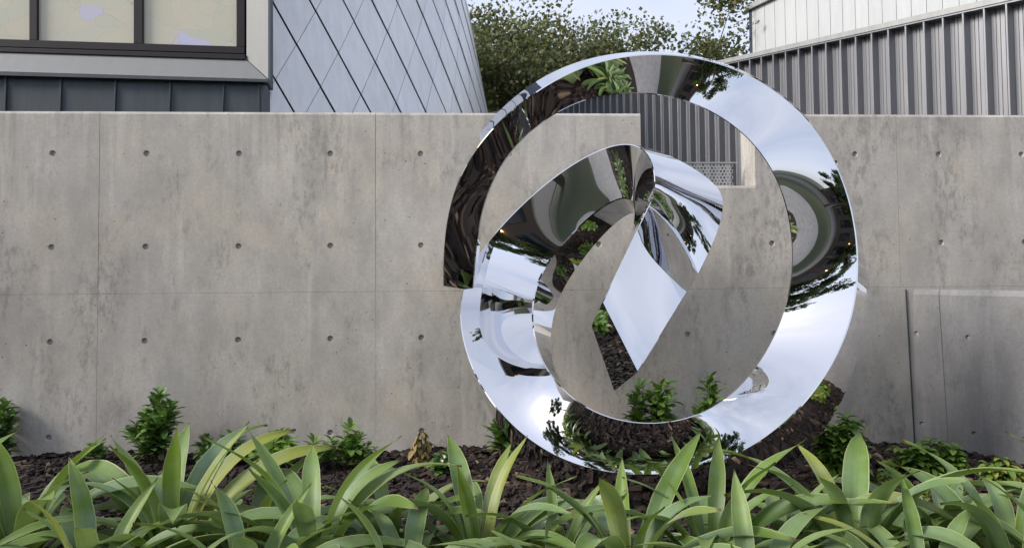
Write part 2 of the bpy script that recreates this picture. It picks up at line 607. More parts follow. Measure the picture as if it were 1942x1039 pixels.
# ------------------------------------------------------------------ main concrete wall
def panel_mesh(name, w0, w1, z0, z1, ties, mat, frame, thick, cut=None, top=False, gap=0.0004, rt=0.0198, squash=1.0, ztol=1e-4, hsz=0.055):
    """a cast panel with real conical tie holes; cut = (wa, wb, za) removes the upper area from it"""
    bm = bmesh.new()
    lay = bm.edges.layers.float.new('bevel_weight_edge')
    w0, w1, z0 = w0 + gap, w1 - gap, z0 + gap
    if not top:
        z1 -= gap
    hs = hsz
    wb = sorted({w0, w1} | {a for t_ in ties for a in (t_[0] - hs, t_[0] + hs)} | ({cut[0], cut[1]} if cut else set()))
    zb = sorted({z0, z1} | {a for t_ in ties for a in (t_[1] - hs, t_[1] + hs)} | ({cut[2]} if cut else set()))
    wb = [a for a in wb if w0 - 1e-6 <= a <= w1 + 1e-6]
    zb = [a for a in zb if z0 - 1e-6 <= a <= z1 + 1e-6]
    cache = {}

    def V(a, b, t_=0.0):
        k = (round(a, 5), round(b, 5), round(t_, 5))
        if k not in cache:
            cache[k] = bm.verts.new(frame(a, b, t_))
        return cache[k]
    for i in range(len(wb) - 1):
        for j in range(len(zb) - 1):
            a0, a1, b0, b1 = wb[i], wb[i + 1], zb[j], zb[j + 1]
            ca, cb = (a0 + a1) / 2, (b0 + b1) / 2
            if cut and cut[0] < ca < cut[1] and cb > cut[2]:
                continue
            hit = [t_ for t_ in ties if abs(t_[0] - ca) < 0.02 and abs(t_[1] - cb) < 0.02]
            if not hit:
                bm.faces.new([V(a0, b0), V(a1, b0), V(a1, b1), V(a0, b1)])
                continue
            n = 16
            sq, c0, c1 = [], [], []
            for k in range(n):
                th = 2 * math.pi * k / n - 3 * math.pi / 4
                cx_, cy_ = math.cos(th), math.sin(th)
                q = max(abs(cx_), abs(cy_))
                # corners only at the four corner directions so that neighbours stay watertight
                sq.append((ca + hs * cx_ / q, cb + hs * cy_ / q))
                c0.append(V(ca + rt * cx_, cb + rt * cy_, 0.0))
                c1.append(V(ca + rt * .8 * cx_, cb + rt * .8 * cy_, 0.0135))
            cor = {0: V(a0, b0), 4: V(a1, b0), 8: V(a1, b1), 12: V(a0, b1)}
            for q in range(4):
                ka = q * 4
                kb = (ka + 4) % 16
                bm.faces.new([cor[ka], cor[kb]] + [c0[(ka + 4 - s) % 16] for s in range(5)])
            for k in range(n):
                kk = (k + 1) % n
                bm.faces.new([c0[k], c0[kk], c1[kk], c1[k]])
            bm.faces.new(c1)
    bm.edges.ensure_lookup_table()
    bd = [e for e in bm.edges if e.is_boundary]
    tops = []
    front = {}
    back_of = {}
    for e in bd:
        for v in e.verts:
            if v not in back_of:
                back_of[v] = bm.verts.new(v.co - WNF * thick)
    for e in bd:
        a, b = e.verts
        fc = bm.faces.new([b, a, back_of[a], back_of[b]])
        zt = z1
        is_top = top and ((abs(a.co.z - zt) < ztol and abs(b.co.z - zt) < ztol) or (cut and abs(a.co.z - cut[2]) < 1e-4 and abs(b.co.z - cut[2]) < 1e-4))
        e[lay] = 1.0 if is_top else 0.055
    bmesh.ops.recalc_face_normals(bm, faces=bm.faces)
    me = bpy.data.meshes.new(name)
    bm.to_mesh(me)
    bm.free()
    me.materials.append(mat)
    return me


def plug_mesh(frame, c, rt=0.0158):
    vs_ = [frame(c[0], c[1], 0.0095)]
    n = 12
    for k in range(n):
        th = 2 * math.pi * k / n
        vs_.append(frame(c[0] + rt * math.cos(th), c[1] + rt * math.sin(th), 0.0128))
    return mesh('tie_plug', vs_, [(0, 1 + k, 1 + (k + 1) % n) for k in range(n)], M['plug'])


def add_panel(parent, frame, w0, w1, z0, z1, ties, mat, thick, chamfer=0.017, **kw):
    ob = link('concrete_panel', panel_mesh('concrete_panel', w0, w1, z0, z1, ties, mat, frame, thick, **kw))
    keep(ob, parent)
    b = ob.modifiers.new('bevel', 'BEVEL')
    b.width = chamfer
    b.segments = 1
    b.limit_method = 'WEIGHT'
    for c in ties:
        p = link('tie_plug', plug_mesh(frame, c))
        p.parent = ob
    return ob


WNF = WN
wall = thing('concrete_wall', 'long grey board-formed concrete wall with round tie holes behind the mirror sculpture', 'wall', W(0, 0, 0.1))
seam0 = TIE0 + TIES / 2
PW = 3 * TIES
tie_w = lambda i: TIE0 + TIES * i
NL, NRr, NZ = w_of(1203, 280), w_of(1431, 280), on_plane(1330, 352, WO, WN).z
for k in range(-2, 5):
    a, b = seam0 + PW * (k - 1), seam0 + PW * k
    ws = [tie_w(i) for i in range(-8, 18) if a < tie_w(i) < b]
    lo = [(w_, z_) for w_ in ws for z_ in ROWS[2:]]
    hi = [(w_, z_) for w_ in ws for z_ in ROWS[:2]]
    add_panel(wall, W, a, b, -0.25, WMID, lo, M['concrete'], WTH)
    cut = None
    if a < NRr < b:                     # the notch starts at this panel's first edge
        cut = (a - 0.1, NRr, NZ)
        hi = [h_ for h_ in hi if not (h_[0] < NRr + 0.06 and h_[1] > NZ - 0.06)]
    add_panel(wall, W, a, b, WMID, WTOP, hi, M['concrete'], WTH, cut=cut, top=True)

# ------------------------------------------------------------------ perforated sheet standing in the wall notch
def perforated_sheet():
    w0, w1 = NL - 0.02, w_of(1412, 330) - 0.012
    z0, z1 = NZ + 0.002, on_plane(1330, 310, WO - WN * 0.15, WN).z
    pitch = 0.0245
    r = pitch * 0.36
    vs_, fs = [], []
    ncol, nrow = int((w1 - w0) / pitch), int((z1 - z0) / (pitch * 0.866))
    pz = (z1 - z0) / nrow
    for j in range(nrow):
        for i in range(ncol):
            cx_ = w0 + pitch * (i + (0.5 if j % 2 else 0.0) + 0.25)
            cz_ = z0 + pz * (j + 0.5)
            n0 = len(vs_)
            sq = [(-.5, -.5), (0, -.5), (.5, -.5), (.5, 0), (.5, .5), (0, .5), (-.5, .5), (-.5, 0)]
            for k, (sx, sz) in enumerate(sq):
                vs_.append(W(cx_ + sx * pitch, cz_ + sz * pz, 0.15))
            for k, (sx, sz) in enumerate(sq):
                th = math.atan2(sz, sx)
                vs_.append(W(cx_ + r * math.cos(th), cz_ + r * math.sin(th), 0.15))
            for k in range(8):
                kk = (k + 1) % 8
                fs.append((n0 + k, n0 + kk, n0 + 8 + kk, n0 + 8 + k))
    return mesh('sheet', vs_, fs, M['perforated']), (w0, w1 + pitch, z0, z1)


ps = thing('perforated_screen', 'low strip of perforated metal sheet standing in the notch of the concrete wall', 'metal screen', W((NL + NRr) / 2, NZ, 0.15))
me, (pw0, pw1, pz0, pz1) = perforated_sheet()
o = keep(link('perforated_sheet', me), ps)
sm = o.modifiers.new('solid', 'SOLIDIFY')
sm.thickness = 0.003
for nm, (a, b, c_, d) in {'top_rail': (pw0, pw1, pz1, pz1 + 0.008), 'bottom_rail': (pw0, pw1, pz0 - 0.001, pz0 + 0.005)}.items():
    v, f = prism([W(a, c_, 0.143), W(b, c_, 0.143), W(b, d, 0.143), W(a, d, 0.143)], -WN * 0.012)
    keep(link(nm, mesh(nm, v, f, M['perforated'])), ps)

# ------------------------------------------------------------------ low wall running out toward the camera on the right
lb = on_plane(1740, 858, WO, WN)
lt = on_plane(1720, 548, WO, WN)
rb = on_ground(1942, 893, 0.0)
LE = (rb - Vector((lb.x, lb.y, 0)))
LE.z = 0
LE.normalize()
LNRM = Vector((LE.y, -LE.x, 0))         # visible face looks left, toward the bed
LTOP = lt.z
tr = CAM + ray(1942, 551) * (rb.y)
RISE = (tr.z - LTOP) / ((Vector((tr.x, tr.y, 0)) - Vector((lt.x, lt.y, 0))).length)
LO = Vector((lb.x, lb.y, 0)) - LE * 0.02


def LW(w, z, t=0.0):
    v = LO + LE * w - LNRM * t
    lean = 0.0
    return Vector((v.x, v.y, z)) + LE * (-0.035 * (z - 0.0)) + Vector((0, 0, RISE * w * (z / LTOP)))


lowwall = thing('low_concrete_wall', 'low smooth bluish grey concrete wall running out from the tall wall', 'wall', LW(0.5, 0, 0.1))
lpl = LO
def l_of(px, py):
    p = on_plane(px, py, LO, LNRM)
    return (p - LO).dot(LE), p.z
j1 = l_of(1790, 700)[0]
tz = [(l_of(1738, 633)), (l_of(1836, 637)), (l_of(1752, 805)), (l_of(1850, 826))]
dt = tz[1][0] - tz[0][0]
zr1, zr2 = tz[0][1], tz[2][1]
wr = tz[0][0] + 0.035 * zr1
WNF = LNRM
step = dt
wj = [-0.035, j1 + 0.035 * 0.5, j1 + 0.035 * 0.5 + step * 3, j1 + 0.035 * 0.5 + step * 6]
for k in range(3):
    ws = [wr + step * i for i in range(0, 8) if wj[k] < wr + step * i < wj[k + 1]]
    ties = [(w_, z_) for w_ in ws for z_ in (zr1, zr2) if w_ - wj[k] > 0.033 and wj[k + 1] - w_ > 0.033]
    add_panel(lowwall, LW, wj[k], wj[k + 1], -0.25, LTOP, ties, M['concrete_low'], 0.26, chamfer=0.034, top=True, ztol=0.09, hsz=0.030)
WNF = WN
ja, jb = on_plane(1717.5, 549, WO + WN * 0.006, WN), on_plane(1736.5, 880, WO + WN * 0.006, WN)
v, f = prism([ja, jb, jb + WE * 0.008, ja + WE * 0.008], -WN * 0.005)
keep(link('sealant_joint', mesh('sealant_joint', v, f, M['seam_dark'])), lowwall)


# ------------------------------------------------------------------ mirror sculpture
def yd(y):                              # depth of a station, tuned around the ring's middle
    return 3.36 + (y - 6.35) * 0.88


# each station: outer edge A, inner edge B, outer back D, inner back C (photo pixels) and depths of the four
ST = [
    ((841, 542), (898, 551), (844, 541), (905, 547), 6.95, 0.04, 0.08, 0.07),
    ((839, 495), (901, 495), (842, 495), (908, 492), 6.86, 0.04, 0.12, 0.09),
    ((843, 435), (906, 432), (845, 435), (912, 430), 6.745, 0.045, 0.17, 0.15),
    ((853, 385), (917, 388), (853, 383), (921, 388), 6.645, 0.05, 0.2, 0.18),
    ((868, 340), (930, 352), (865, 338), (932, 353), 6.56, 0.05, 0.23, 0.21),
    ((890, 296), (949, 311), (884, 291), (950, 313), 6.475, 0.062, 0.26, 0.24),
    ((920, 256), (975, 279), (911, 247), (975, 281), 6.395, 0.075, 0.26, 0.24),
    ((959, 215), (1011, 241), (949, 202), (1010, 242), 6.32, 0.1, 0.26, 0.24),
    ((1021, 166), (1060, 209), (1012, 149), (1060, 208), 6.26, 0.135, 0.26, 0.24),
    ((1084, 132), (1108, 186), (1078, 119), (1107, 184), 6.235, 0.155, 0.26, 0.24),
    ((1150, 107), (1163, 175), (1147, 99), (1162, 172), 6.235, 0.145, 0.26, 0.24),
    ((1235, 96), (1228, 174.5), (1235, 92), (1228, 171), 6.26, 0.09, 0.27, 0.25),
    ((1318, 104), (1290, 184), (1319, 101), (1292, 180), 6.29, 0.05, 0.27, 0.25),
    ((1386, 122), (1340, 206), (1388, 120), (1343, 203), 6.33, 0.0, 0.28, 0.25),
    ((1454, 156), (1385, 231), (1456, 154), (1388, 228), 6.34, -0.055, 0.28, 0.25),
    ((1513, 201), (1425, 265), (1516, 200), (1430, 262), 6.34, -0.09, 0.28, 0.25),
    ((1563, 260), (1459, 308), (1567, 259), (1464, 306), 6.34, -0.085, 0.28, 0.25),
    ((1599, 328), (1483, 357), (1604, 327), (1489, 356), 6.34, -0.04, 0.2, 0.25),
    ((1622, 405), (1500, 415), (1630, 405), (1506, 415), 6.34, 0.04, 0.13, 0.25),
    ((1629, 475), (1505, 480), (1639, 475), (1511, 480), 6.33, 0.12, 0.09, 0.25),
    ((1629, 530), (1502, 536), (1647, 534), (1508, 537), 6.31, 0.16, 0.08, 0.25),
    ((1621, 590), (1489, 590), (1646, 597), (1495, 592), 6.28, 0.19, 0.11, 0.25),
    ((1603, 648), (1467, 645), (1635, 666), (1473, 648), 6.24, 0.21, 0.16, 0.25),
    ((1571, 708), (1435, 699), (1612, 737), (1440, 703), 6.2, 0.21, 0.22, 0.25),
    ((1530, 765), (1397, 742), (1580, 800), (1401, 747), 6.15, 0.18, 0.27, 0.25),
    ((1478, 818), (1352, 777), (1533, 862), (1354, 783), 6.1, 0.02, 0.29, 0.25),
    ((1408, 866), (1303, 796), (1453, 926), (1303, 803), 6.06, -0.08, 0.27, 0.25),
    ((1318, 900), (1255, 803), (1340, 952), (1255, 810), 6.04, -0.1, 0.22, 0.25),
    ((1214, 910), (1203, 804), (1214, 958), (1203, 811), 6.05, -0.1, 0.17, 0.25),
    ((1115, 896), (1147, 792), (1100, 942), (1149, 798), 6.08, -0.1, 0.15, 0.25),
    ((1046, 868), (1100, 769), (1032, 916), (1103, 775), 6.14, -0.09, 0.15, 0.25),
    ((985, 827), (1062, 736), (975, 856), (1070, 741), 6.22, 0.0, 0.17, 0.27),
    ((934, 775), (1033, 698), (928, 786), (1047, 703), 6.33, 0.11, 0.2, 0.11),
    ((898, 717), (1016, 660), (897, 720), (1043, 663), 6.5, 0.18, 0.28, 0.11),
    ((875, 652), (1009, 620), (876, 652), (1045, 623), 6.68, 0.13, 0.27, 0.11),
    ((868, 597), (1008, 580), (871, 597), (1052, 588), 6.86, 0.07, 0.26, 0.11),
    ((874, 551), (1014, 548), (878, 551), (1062, 562), 6.99, 0.0, 0.26, 0.11),
    ((887, 514), (1025, 518), (891, 515), (1076, 535), 7.06, -0.05, 0.25, 0.11),
    ((907, 480), (1043, 490), (911, 482), (1094, 508), 7.09, -0.07, 0.25, 0.11),
    ((940, 438), (1068, 461), (944, 441), (1115, 481), 7.08, -0.08, 0.25, 0.13),
    ((985, 390), (1095, 433), (989, 393), (1138, 452), 7.04, -0.08, 0.25, 0.15),
    ((1039, 341), (1122, 407), (1042, 344), (1161, 428), 6.97, -0.06, 0.26, 0.17),
    ((1098, 300), (1150, 387), (1101, 303), (1183, 411), 6.88, -0.02, 0.28, 0.21),
    ((1148, 276), (1174, 375), (1155, 277), (1197, 404), 6.78, 0.05, 0.3, 0.26),
    ((1186, 268), (1190, 374), (1200, 270), (1203, 403), 6.69, 0.13, 0.32, 0.24),
    ((1213, 274), (1199, 380), (1236, 280), (1209, 410), 6.6, 0.22, 0.34, 0.22),
    ((1230, 289), (1203, 390), (1272, 295), (1214, 416), 6.52, 0.31, 0.36, 0.2),
    ((1239, 312), (1204, 402), (1308, 313), (1218, 424), 6.46, 0.37, 0.36, 0.2),
    ((1242, 338), (1203, 414), (1343, 336), (1220, 434), 6.42, 0.41, 0.33, 0.2),
    ((1241, 352), (1201, 425), (1367, 358), (1220, 446), 6.42, 0.41, 0.24, 0.2),
    ((1240, 362), (1199, 434), (1375, 384), (1219, 458), 6.43, 0.4, 0.15, 0.2),
    ((1238, 369), (1197, 441), (1368, 422), (1217, 470), 6.45, 0.38, 0.07, 0.2),
    ((1237, 374), (1195, 447), (1352, 466), (1214, 482), 6.47, 0.36, 0.0, 0.2),
    ((1236, 378), (1193, 452), (1325, 520), (1210, 494), 6.5, 0.33, -0.05, 0.2),
]
# the straight leg that comes down from the fold to the cut end
LG = [
    ((1236, 378), (1193, 452), (1325, 520), (1210, 494), 6.5, 0.33, -0.05, 0.2),
    ((1205, 442), (1185, 484), (1288, 579), (1235, 600), 6.33, 0.28, -0.1, 0.25),
    ((1174, 507), (1154, 548), (1250, 641), (1205, 675), 6.15, 0.22, -0.12, 0.25),
    ((1143, 572), (1121, 615), (1210, 705), (1165, 741), 5.96, 0.14, -0.07, -0.07),
]


def rails(st):
    A = [P(*s[0], yd(s[4])) for s in st]
    B = [P(*s[1], yd(s[4] + s[5])) for s in st]
    D = [P(*s[2], yd(s[4] + s[6])) for s in st]
    Cc = [P(*s[3], yd(s[4] + s[5] + s[7])) for s in st]
    return [np.array([tuple(p) for p in r_]) for r_ in (A, B, Cc, D)]


def spline(p, k):                       # Catmull-Rom through the stations
    q = np.vstack([2 * p[0] - p[1], p, 2 * p[-1] - p[-2]])
    o_ = []
    for i in range(1, len(q) - 2):
        for s in range(k):
            t_ = s / k
            a, b, c_, d = q[i - 1], q[i], q[i + 1], q[i + 2]
            o_.append(0.5 * (2 * b + (c_ - a) * t_ + (2 * a - 5 * b + 4 * c_ - d) * t_ ** 2 + (3 * b - a - 3 * c_ + d) * t_ ** 3))
    o_.append(p[-1])
    return np.array(o_)


def gauss(p, sig):
    n = int(3 * sig)
    g = np.exp(-0.5 * (np.arange(-n, n + 1) / sig) ** 2)
    g /= g.sum()
    pre = 2 * p[0] - p[n:0:-1]
    post = 2 * p[-1] - p[-2:-n - 2:-1]
    q = np.vstack([pre, p, post])
    return np.stack([np.convolve(q[:, i], g, 'valid') for i in range(3)], 1)


def band(rl, name, parent, cap0=False, cap1=False, dish=None):
    """four faces with narrow polished edge strips between them, each face its own smooth surface"""
    n = len(rl[0])
    e = 0.005
    corner = []
    for c_ in range(4):
        k, kp, kn = rl[c_], rl[c_ - 1], rl[(c_ + 1) % 4]
        u1 = (kp - k) / np.linalg.norm(kp - k, axis=1)[:, None]
        u2 = (kn - k) / np.linalg.norm(kn - k, axis=1)[:, None]
        corner.append((k + u1 * e, k + u2 * e))
    vs_, fs, sharp = [], [], []
    def strip(a, b, m_, bulge=None):
        n0 = len(vs_)
        for i in range(n):
            for j in range(m_ + 1):
                s = j / m_
                p = a[i] * (1 - s) + b[i] * s
                if bulge is not None:
                    p = p + bulge[i] * 4 * s * (1 - s)
                vs_.append(tuple(p))
        for i in range(n - 1):
            for j in range(m_):
                q = n0 + i * (m_ + 1) + j
                fs.append((q, q + 1, q + m_ + 2, q + m_ + 1))
    names = ['AB', 'BC', 'CD', 'DA']
    for c_ in range(4):
        a = corner[c_][1]
        b = corner[(c_ + 1) % 4][0]
        strip(a, b, 14, dish[names[c_]] if dish and names[c_] in dish else None)
        strip(corner[c_][0], corner[c_][1], 1)
    me = mesh(name, vs_, fs, M['mirror'], True)
    o_ = keep(link(name, me), parent)
    bm = bmesh.new()
    bm.from_mesh(me)
    bmesh.ops.recalc_face_normals(bm, faces=bm.faces)
    bm.to_mesh(me)
    bm.free()
    for flag, i in ((cap0, 0), (cap1, n - 1)):
        if flag:
            loop = []
            for c_ in range(4):
                loop += [corner[c_][0][i], corner[c_][1][i]]
            cp = keep(link('end_cap', mesh('end_cap', loop, [tuple(range(8))], M['mirror'])), parent)
    return o_


sc_base = on_ground(1214, 940)
sculpt = thing('mirror_sculpture', 'large mirror-polished steel ring sculpture curling into an inner twisted loop on the mulch', 'sculpture', (sc_base.x, sc_base.y, 0))
KS = 26
rl = [gauss(spline(r_, KS), 0.9 * KS) for r_ in rails(ST)]
# fade the smoothing out at the fold so that the straight leg starts exactly where the band ends
raw = [spline(r_, KS) for r_ in rails(ST)]
nfine = len(rl[0])
wgt = np.clip((np.arange(nfine) - (nfine - 7 * KS)) / (6.0 * KS), 0, 1)[:, None]
soft = [gauss(r_, 0.3 * KS) for r_ in raw]
rl = [a * (1 - wgt) + b * wgt for a, b in zip(rl, soft)]
for a, b in zip(rl, raw):
    a[-1] = b[-1]
lgr = rails(LG)
bow = (lgr[0][0] - lgr[0][1]) / np.linalg.norm(lgr[0][0] - lgr[0][1]) + (lgr[3][0] - lgr[3][1]) / np.linalg.norm(lgr[3][0] - lgr[3][1])
bow = bow / np.linalg.norm(bow) * 0.045
dishAD = np.zeros((nfine, 3))
for i in range(nfine - 3 * KS, nfine):      # the fold line bows upward between its two ends
    s = (i - (nfine - 3 * KS)) / (3.0 * KS - 1)
    dishAD[i] = bow * s ** 1.5
dishAB = np.zeros((nfine, 3))
for i in range(nfine):                  # the face is slightly dished where it passes the ground
    s = i / KS
    dishAB[i] = np.array([0.0, 0.042, 0.0]) * max(0.0, 1 - (abs(s - 28.2) / 4.2) ** 2)
band(rl, 'outer_band', sculpt, cap0=True, dish={'DA': dishAD, 'AB': dishAB})
lg = [spline(r_, 24) for r_ in rails(LG)]
nl = len(lg[0])
dl = np.zeros((nl, 3))
for i in range(nl):
    dl[i] = bow * max(0.0, 1 - i / 27.0) ** 1.5
band(lg, 'straight_leg', sculpt, cap1=True, dish={'DA': dl})

# ------------------------------------------------------------------ shingle-clad tower, upper left
TC = Vector((-4.917, 11.87, 0))
TPH0 = math.atan2(-0.851, 0.525)
TSTEP = R(6.43)
def TR(z):
    return 4.55 - 0.178 * (z - 4.02)
def TP(k, z, off=0.0):
    ph = TPH0 + k * TSTEP
    r = TR(z) + off
    return Vector((TC.x + r * math.cos(ph), TC.y + r * math.sin(ph), z))
tower = thing('shingled_tower', 'blue-grey metal tower clad in large diamond shingles with dark slanting seams', 'building', (TC.x, TC.y, 0))
vs_, fs = [], []
zs = [0, 1.5, 3, 4.5, 6, 7.2]
nk = 64
for z in zs:
    for k in range(nk):
        ph = 2 * math.pi * k / nk
        r = TR(z) - 0.03
        vs_.append((TC.x + r * math.cos(ph), TC.y + r * math.sin(ph), z))
for j in range(len(zs) - 1):
    for k in range(nk):
        a, b = j * nk + k, j * nk + (k + 1) % nk
        fs.append((a, b, b + nk, a + nk))
fs.append(tuple((len(zs) - 1) * nk + k for k in range(nk)))
keep(link('tower_core', mesh('tower_core', vs_, fs, M['backing'], True)), tower)
HR = 0.485
for m_ in range(-5, 5):
    for k in range(-6, 14):
        kk = k + (0.5 if m_ % 2 else 0.0)
        z = 4.02 - m_ * HR
        if z > 6.9 or z - 2 * HR < 1.6:
            continue
        T_, Rr, Lf, Bt = TP(kk, z, 0.006), TP(kk + .5, z - HR, 0.006), TP(kk - .5, z - HR, 0.018), TP(kk, z - 2 * HR, 0.018)
        g = 0.042                        # the open seam runs along the lower-left side
        Lf2, Bt2 = Lf.lerp(T_, g), Bt.lerp(Rr, g)
        g2 = 0.006
        quad = [T_.lerp(Rr, g2), Lf2.lerp(Bt2, g2), Bt2.lerp(Lf2, g2), Rr.lerp(T_, g2)]
        nrm = (quad[1] - quad[0]).cross(quad[3] - quad[0]).normalized()
        if nrm.dot(T_ - TC) < 0:
            nrm = -nrm
        jit = random.uniform(-0.003, 0.003)
        v, f = prism([p + nrm * jit for p in quad], -nrm * 0.012)
        keep(link('shingle', mesh('shingle', v, f, M['shingle'])), tower)

# ------------------------------------------------------------------ gallery building with art-glass windows, far left
FO = P(508, 150, 7.30)
FL = P(0, 138, 7.02)
FE = (FO - FL)
FE.z = 0
FE.normalize()
FN = Vector((FE.y, -FE.x, 0))
gal = thing('gallery_building', 'building corner with bronze-framed art-glass windows above dark seamed metal cladding', 'building', (FO.x - 1.5, FO.y, 0))
FO0 = Vector((FO.x, FO.y, 0))
L0, TPY = -420, -260
def yl(px, y0, y1):                     # a line given by its heights at x = 0 and x = 508
    return y0 + (y1 - y0) * px / 508.0
def fz(px, y0, y1):
    return (px, yl(px, y0, y1))
pane_y = (74.5, 90.5)
for a, b in ((L0 + 260, 57), (68, 255), (268, 450)):
    slab_px('window_pane', [fz(a, *pane_y), fz(b, *pane_y), (b, TPY), (a, TPY)], FO0, FN, -0.10, -0.12, M['artglass'], gal)
fr = []
for a, b in ((55, 70), (253, 270)):
    slab_px('mullion', [fz(a, *pane_y), fz(b, *pane_y), (b, TPY), (a, TPY)], FO0, FN, -0.06, -0.13, M['frame'], gal, 0.004)
slab_px('window_jamb', [fz(448, *pane_y), fz(464, *pane_y), (464, TPY), (448, TPY)], FO0, FN, -0.055, -0.13, M['frame'], gal, 0.004)
slab_px('window_rail', [fz(L0, 89, 103.5), fz(463.5, 89, 103.5), fz(463.5, *pane_y), fz(L0, *pane_y)], FO0, FN, -0.050, -0.13, M['frame'], gal, 0.004)
slab_px('window_ledge', [fz(L0, 98.5, 114.5), fz(465, 98.5, 114.5), fz(465, 90, 104.5), fz(L0, 90, 104.5)], FO0, FN, -0.030, -0.13, M['frame'], gal, 0.004)
# splayed pale trim: outer edge stands forward of the window
def splay(name, q_in, q_out, mat):
    q = [on_plane(*q_in[0], FO0 - FN * 0.05, FN), on_plane(*q_in[1], FO0 - FN * 0.05, FN), on_plane(*q_out[1], FO0 + FN * 0.06, FN), on_plane(*q_out[0], FO0 + FN * 0.06, FN)]
    v, f = prism(q, -FN * 0.10)
    return keep(link(name, mesh(name, v, f, mat)), gal)
splay('sill_trim', [fz(L0, 98.5, 114.5), (466.5, 113.3)], [(L0, yl(L0, 136, 151)), (507, 150.5)], M['trim'])
splay('jamb_trim', [(467.5, 112.8), (467.5, TPY)], [(508.5, 150), (508.5, TPY)], M['trim'])
slab_px('coping_strip', [(L0, yl(L0, 143, 156)), (508, 156), (508, 150.8), (L0, yl(L0, 136.3, 150.8))], FO0, FN, 0.070, -0.06, M['seam_dark'], gal)
sx_top = [-95, 10, 114.5, 218.5, 322.5, 424, 490]
sx_bot = [-100, 5.5, 110, 213, 317, 418, 490]
for i in range(len(sx_top) - 1):
    ya, yb = 143, 156
    slab_px('seam_panel', [(sx_bot[i] + 1, 262), (sx_bot[i + 1], 262), (sx_top[i + 1], yl(sx_top[i + 1], ya, yb) - 1), (sx_top[i] + 1, yl(sx_top[i], ya, yb) - 1)], FO0, FN, 0.0, -0.03, M['seam_dark'], gal)
    slab_px('standing_seam', [(sx_bot[i + 1] - 1.5, 262), (sx_bot[i + 1] + 2, 262), (sx_top[i + 1] + 2, yl(sx_top[i + 1], ya, yb) - 1), (sx_top[i + 1] - 1.5, yl(sx_top[i + 1], ya, yb) - 1)], FO0, FN, 0.022, -0.03, M['seam_dark'], gal)
slab_px('corner_post', [(490.5, 262), (499.5, 262), (499.5, 155.5), (490.5, 155.2)], FO0, FN, 0.012, -0.2, M['seam_dark'], gal)
slab_px('building_body', [(L0, 640), (497, 640), (497, 158), (L0, 150)], FO0, FN, -0.05, -0.4, M['seam_dark'], gal)
slab_px('upper_body', [(L0, 158), (507, 158), (507, TPY), (L0, TPY)], FO0, FN, -0.14, -0.4, M['seam_dark'], gal)

# ------------------------------------------------------------------ corrugated metal screen wall, right
XV = 268.0
FD = Vector(((XV - CX) / FPX, 1.0, 0)).normalized()       # runs away to the left
FNR = Vector((-FD.y, FD.x, 0))                            # faces the camera side
if FNR.y > 0:
    FNR = -FNR
k_, s_ = 0.0265, 0.20
Y0 = s_ * FD.y / k_
K0 = P(1927, 100, Y0)
K0.z = 0
fence = thing('corrugated_wall', 'tall ribbed grey corrugated metal wall with flat coping rising behind the concrete', 'wall', K0)
def f_at(i):                            # start of rib i, on the plan line
    return K0 + FD * (s_ * i)
def top_z(p):                           # the sloping top edge follows the line seen in the photograph
    u = (p - CAM).dot(CR) / ((p - CAM).dot(_f))
    px = CX + FPX * u
    for _ in range(3):
        py = 123.5 - (px - 1390) * 0.2145
        q = ray(px, py)
        z = CAMH + q.z * (p.y)
        pp = Vector((p.x, p.y, z)) - CAM
        px = CX + FPX * pp.dot(CR) / pp.dot(_f)
    return z
prof = [(0.0, 0.0), (0.028, 0.0), (0.032, -0.008), (0.038, -0.008), (0.042, 0.0), (0.066, 0.0), (0.070, 0.006), (0.074, 0.0), (0.112, 0.0), (0.116, -0.010), (0.122, -0.010), (0.126, 0.0), (0.168, 0.0), (0.170, 0.112), (0.173, 0.115), (0.186, 0.115), (0.189, 0.112), (0.193, 0.004), (0.2, 0.0)]
for i in range(-9, 72):
    vs_, fs = [], []
    for (s, h_) in prof:                # s runs toward the camera
        p = f_at(i + 1) - FD * s + FNR * h_
        z = top_z(f_at(i + 1) - FD * s)
        vs_ += [(p.x, p.y, 0.0), (p.x, p.y, z)]
    for j in range(len(prof) - 1):
        a = 2 * j
        fs.append((a, a + 2, a + 3, a + 1))
    keep(link('rib_sheet', mesh('rib_sheet', vs_, fs, M['corrugated'])), fence)
def coping(name, dz0, dz1, f0, f1, mat):
    a, b = f_at(-9), f_at(72)
    vs_ = []
    for p in (a, f_at(8), f_at(24), f_at(45), b):
        z = top_z(p)
        sc2 = (p.y / Y0)
        for ff_, zz_ in ((f0, dz0), (f0, dz1), (f1, dz1), (f1, dz0)):
            q = p + FNR * ff_
            vs_.append((q.x, q.y, z + zz_))
    fs = []
    for j in range(4):
        for c_ in range(4):
            d = (c_ + 1) % 4
            fs.append((j * 4 + c_, j * 4 + d, j * 4 + 4 + d, j * 4 + 4 + c_))
    fs += [(0, 1, 2, 3), (19, 18, 17, 16)]
    keep(link(name, mesh(name, vs_, fs, mat)), fence)
coping('top_channel', -0.010, 0.006, 0.120, -0.05, M['corrugated'])
coping('coping', 0.010, 0.070, 0.130, -0.10, M['coping'])

